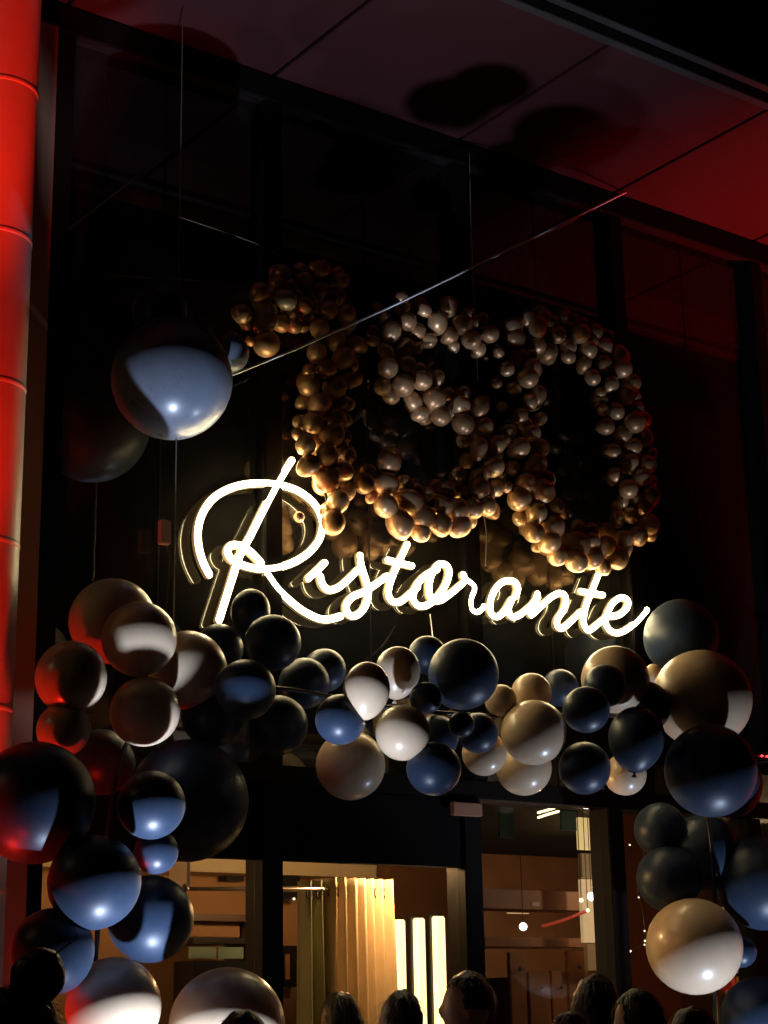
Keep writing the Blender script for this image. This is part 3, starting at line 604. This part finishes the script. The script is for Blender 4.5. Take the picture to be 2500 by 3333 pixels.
# right bay: furnished room seen through the door glass
Yr = 2.6
pbox('lit_window', 1886, 2655, 1938, 2766, Yr, .04, M['panel'], 'bright yellow backlit pane in the tall strip beside the door post', 'light panel', 'backlit panes of the tall strip')
pbox('lit_window', 1880, 2601, 1930, 2631, Yr, .04, M['panel2'], 'small dim tan backlit pane at the top of the tall strip', 'light panel', 'backlit panes of the tall strip')
pbox('lit_window', 1897, 2862, 1946, 3068, Yr, .04, M['panel2'], 'long cream backlit pane low in the tall strip', 'light panel', 'backlit panes of the tall strip')
pbox('wall_strip', 1893, 2778, 1944, 2858, Yr, .04, M['cream'], 'unlit tan section between the backlit panes', 'panel')
pbox('wall_strip', 1912, 3072, 1962, 3160, Yr, .04, M['cream'], 'dim tan section under the backlit panes', 'panel')
pbox('hanging_banner', 1826, 2588, 1876, 2704, 2.3, .02, M['teal'], 'teal cloth banner left of the tall backlit strip', 'banner', 'teal banners')
pbox('hanging_banner', 1625, 2612, 1675, 2730, 2.3, .02, M['teal'], 'dim teal cloth banner near the middle door post', 'banner', 'teal banners')
fx = at(1782, 2640, 1.6)
fe = empty('ceiling_lamp', fx, 'pair of tilted bright yellow tubes glowing behind the right pane', 'lamp')
for dy_ in (0, 1):
    obj('tube', tube_bm([at(1752, 2645+dy_*16, 1.6)-fx, at(1785, 2636+dy_*14, 1.6)-fx, at(1818, 2626+dy_*15, 1.6)-fx], .008, 8), M['lamp'], fe, True)
obj('holder', box_bm((-.12, .02, .02), (.12, .05, .05)), M['dark'], fe)
obj('rod', tube_bm([Vector((0, .035, .05)), Vector((0, .035, .1)), Vector((0, .035, 3.04-fx.z))], .006, 6), M['dark'], fe)
def lampball(x, y, r, Y, m, label, cat='lamp', group=None):
    P = at(x, y, Y); e = empty('small_lamp', P, label, cat, group); s = r*mpp(P)
    obj('globe', lathe_bm([(0, -s), (s*.7, -s*.7), (s, 0), (s*.7, s*.7), (0, s)], 12), M[m], e, True)
    obj('wire', tube_bm([Vector((0, 0, s)), Vector((0, 0, s+.05)), Vector((0, 0, 3.04-P.z))], .003, 6), M['dark'], e)
lampball(1703, 3016, 13, 2.2, 'lampw', 'brilliant violet white spot lamp in the dark right bay')
lampball(1925, 2918, 14, 2.2, 'lampw', 'brightest warm lamp in front of the cream pane')
lampball(1892, 2930, 7, 2.2, 'lamp', 'small lamp just left of the brightest warm one')
lampball(1913, 2963, 6, 2.2, 'lamp', 'tiny lamp just below the brightest warm one')
lampball(1932, 2887, 5, 2.2, 'lamp', 'tiny lamp just above the brightest warm one')
lampball(1935, 2870, 4, 2.2, 'lamp', 'topmost tiny lamp on the cream pane')
pbox('shelf_light', 1653, 2971, 1724, 2974, 2.5, .02, M['panel2'], 'thin pale light strip above the violet white lamp', 'light strip')
pbox('paper_note', 1732, 2936, 1758, 2950, 2.5, .02, M['cream'], 'small pale card on the dark shelf', 'card')
o = cord('red_tube', [(1768, 3014, 2.3), (1830, 2996, 2.3), (1908, 2966, 2.3)], .012, mat('red_glow_tube', (.4, .05, .03), .5, emit=(1, .10, .04), estr=.22), 'dull red slanting light tube left of the warm lamps', 'light tube')
pbox('wooden_shelf', 1568, 2898, 1900, 2960, 2.75, .3, M['wood'], 'upper wooden wall shelf in the right bay', 'shelf', 'wooden shelves')
pbox('wooden_shelf', 1578, 3052, 1905, 3082, 2.75, .35, M['wood'], 'lower wooden counter shelf in the right bay', 'shelf', 'wooden shelves')
ck = empty('wooden_cabinet', (Ix(1650, 2.7), 2.7, 0), 'reddish wooden cabinet under the counter shelf', 'cabinet')
for q, (x0, x1, y0) in enumerate(((1662, 1715, 3100), (1722, 1792, 3165), (1796, 1846, 3160), (1852, 1916, 3095))):
    xa = at(x0, 3200, 2.7).x; xb = at(x1, 3200, 2.7).x; z = at((x0+x1)/2, y0, 2.7).z
    d_ = box('door', (xa, 2.7, .1), (xb, 2.74, z), M['wood'], ck, .006)
    kb = obj('handle', lathe_bm([(0, -.02), (.016, 0), (0, .02)], 8, ((xa+xb)/2-ck.location.x, -.02, z-.12)), M['lip'], d_)
box('carcass', (at(1655, 3200, 2.7).x, 2.745, .01), (at(1920, 3200, 2.7).x, 3.1, at(1780, 3180, 2.7).z), M['dwall'], ck)
# third bay: amber back panel with fairy lights
pbox('amber_screen', 2012, 2590, 2200, 3300, 1.4, .05, M['wood'], 'reddish amber timber screen right of the door post', 'screen')
cord('fairy_lights', [(2010, 2700, .9), (2025, 2726, .9), (2052, 2750, .9), (2095, 2772, .9), (2078, 2850, .9), (2075, 2900, .9), (2090, 2960, .9), (2098, 3060, .9), (2050, 3098, .9), (2020, 3115, .9)], .0022, M['wire'], 'thin string of fairy lights drooping over the amber screen', 'fairy lights')
fl = col.objects['fairy_lights']
for x, y, r in ((2021, 2725, 4), (2050, 2750, 4), (2079, 2921, 3.5), (2098, 3030, 4), (2099, 3062, 5), (2098, 3075, 3.5), (2052, 3096, 5), (2040, 3021, 3.5), (2030, 3045, 4)):
    P = at(x, y, .9); s = r*mpp(P)*.8; obj('bulb', lathe_bm([(0, -s), (s, 0), (0, s)], 8, P-fl.location), M['lamp'], fl, True)
# shop shelves at far right
Ys = 2.4
pbox('shop_wall', 2330, 2960, 2900, 3400, Ys+.45, .05, M['cream'], 'cream lit shop wall seen low at the right edge', 'wall')
se = empty('shop_shelf', (at(2350, 3200, Ys).x, Ys, 0), 'lit shelf unit with red and cream boxes low at the right edge', 'shelf')
for x0, y0, x1, y1, m in ((2440, 3024, 2600, 3060, 'wood'), (2380, 3152, 2600, 3168, 'cream'), (2360, 3222, 2600, 3240, 'wood'), (2380, 3168, 2392, 3230, 'redp'), (2455, 3160, 2466, 3222, 'redp')):
    xa = at(x0, y0, Ys).x; xb = at(x1, y0, Ys).x; box('board', (xa, Ys, at(x0, y1, Ys).z), (xb, Ys+.4, at(x0, y0, Ys).z), M[m], se, .004)
for x0, y0, x1, y1, m, lb in ((2468, 3076, 2520, 3108, 'green', 'pale green carton on the shop shelf at the right edge'), (2445, 3112, 2500, 3150, 'redp', 'red carton under the pale green one'), (2430, 3170, 2453, 3220, 'cream', 'cream carton left of the red upright'), (2470, 3170, 2500, 3220, 'cream', 'cream carton right of the red upright'), (2396, 3172, 2426, 3220, 'wood', 'brown carton at the left end of the shop shelf')):
    pbox('carton', x0, y0, x1, y1, Ys+.02, .3, M[m], lb, 'carton', 'cartons on the shop shelf')
bulb(at(2480, 3000, 2.0).x, 1.9, 2.75, 40, (1, .7, .4), 'warm pendant lamp above the shop shelves at the right edge')
# red indicator at the right edge
ri = empty('red_marker_light', at(2486, 2461, -.35), 'small bright red marker light at the right frame edge', 'light')
for dx in (-.016, .03): obj('led', lathe_bm([(0, -.008), (.012, 0), (0, .008)], 10, (dx, 0, 0)), M['redled'], ri, True)
obj('rail', tube_bm([Vector((-.05, .02, 0)), Vector((.2, .02, 0)), Vector((.9, .02, 0))], .008, 6), M['dark'], ri)
obj('holder', tube_bm([Vector((.2, .02, 0)), Vector((.2, .2, 0)), Vector((.2, .29, 0))], .008, 6), M['dark'], ri)

# ------------------------------------------------------------ people
def skin_mesh(verts, edges, radii, sub=1):
    me = bpy.data.meshes.new('tmp'); me.from_pydata([v for v in verts], edges, []); o = bpy.data.objects.new('tmp', me); col.objects.link(o)
    o.modifiers.new('s', 'SKIN'); 
    for i, r in enumerate(radii): me.skin_vertices[0].data[i].radius = (r[0], r[1]) if isinstance(r, tuple) else (r, r)
    me.skin_vertices[0].data[0].use_root = True
    sb = o.modifiers.new('b', 'SUBSURF'); sb.levels = sub; sb.render_levels = sub
    dg = bpy.context.evaluated_depsgraph_get(); dg.update(); ev = o.evaluated_get(dg); m2 = bpy.data.meshes.new_from_object(ev)
    bpy.data.objects.remove(o); return m2
def remeshed(meshes, voxel):
    bm = bmesh.new()
    for m in meshes: bm.from_mesh(m)
    me = bpy.data.meshes.new('tmp'); bm.to_mesh(me); bm.free(); o = bpy.data.objects.new('tmp', me); col.objects.link(o)
    r_ = o.modifiers.new('r', 'REMESH'); r_.mode = 'VOXEL'; r_.voxel_size = voxel; r_.use_smooth_shade = True
    sm = o.modifiers.new('m', 'SMOOTH'); sm.iterations = 2; sm.factor = .5
    dg = bpy.context.evaluated_depsgraph_get(); dg.update(); m2 = bpy.data.meshes.new_from_object(o.evaluated_get(dg)); bpy.data.objects.remove(o)
    m2.materials.clear(); return m2
# person of 1.72 m, facing +y at its base; joints
JV = [(0,0,.95),(0,0,1.12),(0,-.01,1.30),(0,-.01,1.42),(0,0,1.50),(0,.01,1.56),
      (-.09,0,.90),(-.10,.01,.50),(-.10,-.02,.10),(-.10,.12,.035),
      (.09,0,.90),(.10,.01,.50),(.10,-.02,.10),(.10,.12,.035),
      (-.17,-.01,1.41),(-.235,-.02,1.12),(-.245,.06,.87),(-.245,.09,.79),
      (.17,-.01,1.41),(.235,-.02,1.12),(.245,.06,.87),(.245,.09,.79)]
JE = [(0,1),(1,2),(2,3),(3,4),(4,5),(0,6),(6,7),(7,8),(8,9),(0,10),(10,11),(11,12),(12,13),(3,14),(14,15),(15,16),(16,17),(3,18),(18,19),(19,20),(20,21)]
JR = [(.15,.11),(.13,.10),(.155,.11),(.12,.09),.055,.055,.085,.055,.040,.033,.085,.055,.040,.033,.055,.042,.030,.030,.055,.042,.030,.030]
def head_bm():
    bm = bmesh.new(); bmesh.ops.create_icosphere(bm, subdivisions=4, radius=1)
    for v in bm.verts:
        c = v.co.copy(); x, y, z = c
        wx = .076*(1-.18*max(0, -z)); wy = .094; wz = .118
        p = Vector((x*wx, y*wy, z*wz))
        if y > 0:
            p.y -= .012*max(0, 1-abs(z-.15)*4)*max(0, 1-abs(abs(x)-.35)*4)      # eye sockets
            p.y += .026*math.exp(-((x/.13)**2))*math.exp(-(((z+.12)/.2)**2))      # nose
            p.y += .008*math.exp(-((x/.3)**2))*math.exp(-(((z+.52)/.09)**2))       # lips
            p.y += .010*math.exp(-((x/.3)**2))*math.exp(-(((z+.85)/.15)**2))       # chin
        v.co = p+Vector((0, .018, 1.625))
    for s in (-1, 1):                                                            # ears
        r = bmesh.ops.create_icosphere(bm, subdivisions=2, radius=1)
        for v in r['verts']: v.co = Vector((v.co.x*.010+s*.077, v.co.y*.018+.005, v.co.z*.030+1.62))
        for k in range(5): pass
    me = bpy.data.meshes.new('h'); bm.to_mesh(me); bm.free(); return me
def fingers():
    bm = bmesh.new()
    for s in (-1, 1):
        for i, (dx, ln) in enumerate(((-.024, .070), (-.008, .082), (.008, .078), (.024, .062))):
            b = Vector((s*.245, .10+dx, .785)); tube_bm([b+Vector((0, 0, .03)), b-Vector((0, 0, ln*.4)), b-Vector((s*.012, 0, ln*.75)), b-Vector((s*.026, 0, ln))], [.010, .009, .008, .007], 8, bm)
        b = Vector((s*.245, .12, .82)); tube_bm([b, b+Vector((-s*.008, .022, -.02)), b+Vector((-s*.018, .03, -.05))], [.012, .010, .008], 8, bm)
    me = bpy.data.meshes.new('f'); bm.to_mesh(me); bm.free(); return me
body_me = remeshed([skin_mesh(JV, JE, JR, 1), head_bm(), fingers()], .0085)
body_me.name = 'person'; body_me.materials.append(M['skin'])
top_me = remeshed([skin_mesh([JV[i] for i in (0,1,2,3,14,15,16,18,19,20)]+[(0, 0, .82)], [(0,1),(1,2),(2,3),(3,4),(4,5),(5,6),(3,7),(7,8),(8,9),(0,10)], [(.175,.135),(.155,.12),(.18,.13),(.135,.105),.072,.058,.045,.072,.058,.045,(.18,.14)], 2)], .014)
leg_me = remeshed([skin_mesh([JV[i] for i in (0,6,7,8,10,11,12)], [(0,1),(1,2),(2,3),(0,4),(4,5),(5,6)], [(.16,.12),.10,.07,.055,.10,.07,.055], 2)], .014)
shoe_bm = bmesh.new()
for s in (-1, 1):
    bmesh_box = box_bm((s*.10-.047, -.09, 0), (s*.10+.047, .19, .085), .03, shoe_bm)
shoe_me = bpy.data.meshes.new('shoes'); shoe_bm.to_mesh(shoe_me); shoe_bm.free()
def hair_mesh(style, m, seed):
    rnd = random.Random(seed); bm = bmesh.new(); bmesh.ops.create_icosphere(bm, subdivisions=4, radius=1)
    ln = {'short': -.25, 'bob': -1.25, 'long': -2.2, 'bun': -.45}[style]
    keep = []
    for v in bm.verts:
        x, y, z = v.co
        face = y > .30 and z < .55
        lim = ln if y < .3 else .5
        if z < max(lim, -.98) and ln > -1 or face: keep.append(v)
    bmesh.ops.delete(bm, geom=keep, context='VERTS')
    for v in bm.verts:
        x, y, z = v.co; nn = noise.noise(Vector((x*3+seed, y*3, z*1.2)))*.10+noise.noise(Vector((x*14+seed, y*14, z*3)))*.04
        k = 1+nn
        p = Vector((x*.088*k, y*.107*k, z*.130*k))
        if z < 0 and ln < -1: p.z = z*.13*(-ln)*1.0; p.x *= 1+.12*abs(z); p.y = p.y*(1-.1*abs(z))-.012
        v.co = p+Vector((0, .006, 1.635))
    # loose strands over the surface
    vs = [v.co.copy() for v in bm.verts]
    for k in range(260):
        c = rnd.choice(vs); d = (c-Vector((0, .006, 1.635))); n = d.normalized(); t = Vector((rnd.uniform(-.4, .4), -.5*n.y-.3, -1)); t = (t-n*t.dot(n)*.8).normalized()
        L = rnd.uniform(.02, .06) if ln > -1 else rnd.uniform(.05, .12)
        p0 = c*1; p1 = c+n*.008+t*L*.5; p2 = c+n*rnd.uniform(.002, .013)+t*L; wv = n.cross(t)*.0014
        a = [bm.verts.new(q) for q in (p0-wv, p0+wv, p1+wv, p1-wv, p2)]
        bm.faces.new((a[0], a[1], a[2], a[3])); bm.faces.new((a[3], a[2], a[4]))
    if style == 'bun':
        r = bmesh.ops.create_icosphere(bm, subdivisions=3, radius=.045)
        for v in r['verts']: v.co = v.co*(1+.12*noise.noise(v.co*40))+Vector((.02, -.06, 1.775))
    me = bpy.data.meshes.new('hair'); bm.to_mesh(me); bm.free(); me.materials.append(m); me.polygons.foreach_set('use_smooth', [True]*len(me.polygons))
    return me
def mcopy(me, m):
    c = me.copy(); c.materials.clear(); c.materials.append(m); return c
PG = 'guests crowding below the arch'
def person(x, y, D, turn, style, hair, coat, label, seed, group=PG):
    """Head centre at photo place x, y at distance D metres; turn in degrees from facing the facade."""
    d = ray(x, y); P = CAM+d*(D/d.length); sc = P.z/1.635
    o = link('person', body_me); o.location = (P.x, P.y, .001 if P.y < 0 else .006); o.scale = (sc,)*3; o.rotation_euler = (0, 0, R(turn)); tag(o, label, 'person', group)
    for nm, me in (('coat', mcopy(top_me, M[coat])), ('trousers', mcopy(leg_me, M['trous'])), ('shoes', mcopy(shoe_me, M['shoe'])), ('hair', hair_mesh(style, M[hair], seed))):
        c = link(nm, me); c.parent = o
    return o
pA = person(45, 3472, 2.9, -10, 'bun', 'hair', 'coat', 'person nearest the camera at the bottom left with dark hair pinned up', 1)
hs = obj('hair_pin', tube_bm([Vector((.02, -.07, 1.80)), Vector((.05, -.075, 1.815)), Vector((.075, -.08, 1.835))], .0018, 6), M['string'], pA)
person(790, 3430, 5.2, -30, 'bob', 'hair', 'coat', 'person with dark hair below the largest beige balloon', 2)
person(968, 3268, 12.6, 40, 'short', 'hair3', 'coat', 'short haired person inside the restaurant before the sage curtain', 3, 'guests inside the restaurant')
person(1112, 3322, 8.4, 10, 'bob', 'hair', 'coat', 'dark haired person seen from behind in front of the gold curtain', 4)
person(1308, 3330, 7.2, -60, 'bob', 'hair2', 'coat', 'dark haired person in front of the two left light bars', 5)
person(1530, 3272, 7.4, 52, 'short', 'hair', 'coat', 'person in profile facing left beside the tallest light bar', 6)
person(1860, 3410, 6.4, -25, 'short', 'hair2', 'coat2', 'brown haired person in a grey green jacket, in front of the cabinet', 7)
person(1940, 3275, 7.8, -100, 'bob', 'hair', 'shirt', 'dark haired person under the tall backlit strip', 8)
person(2085, 3330, 7.0, 20, 'bob', 'hair', 'coat', 'dark haired person below the fairy lights', 9)
person(2262, 3410, 5.6, -35, 'bob', 'hair', 'coat2', 'dark haired person under the white lit beige balloon', 10)
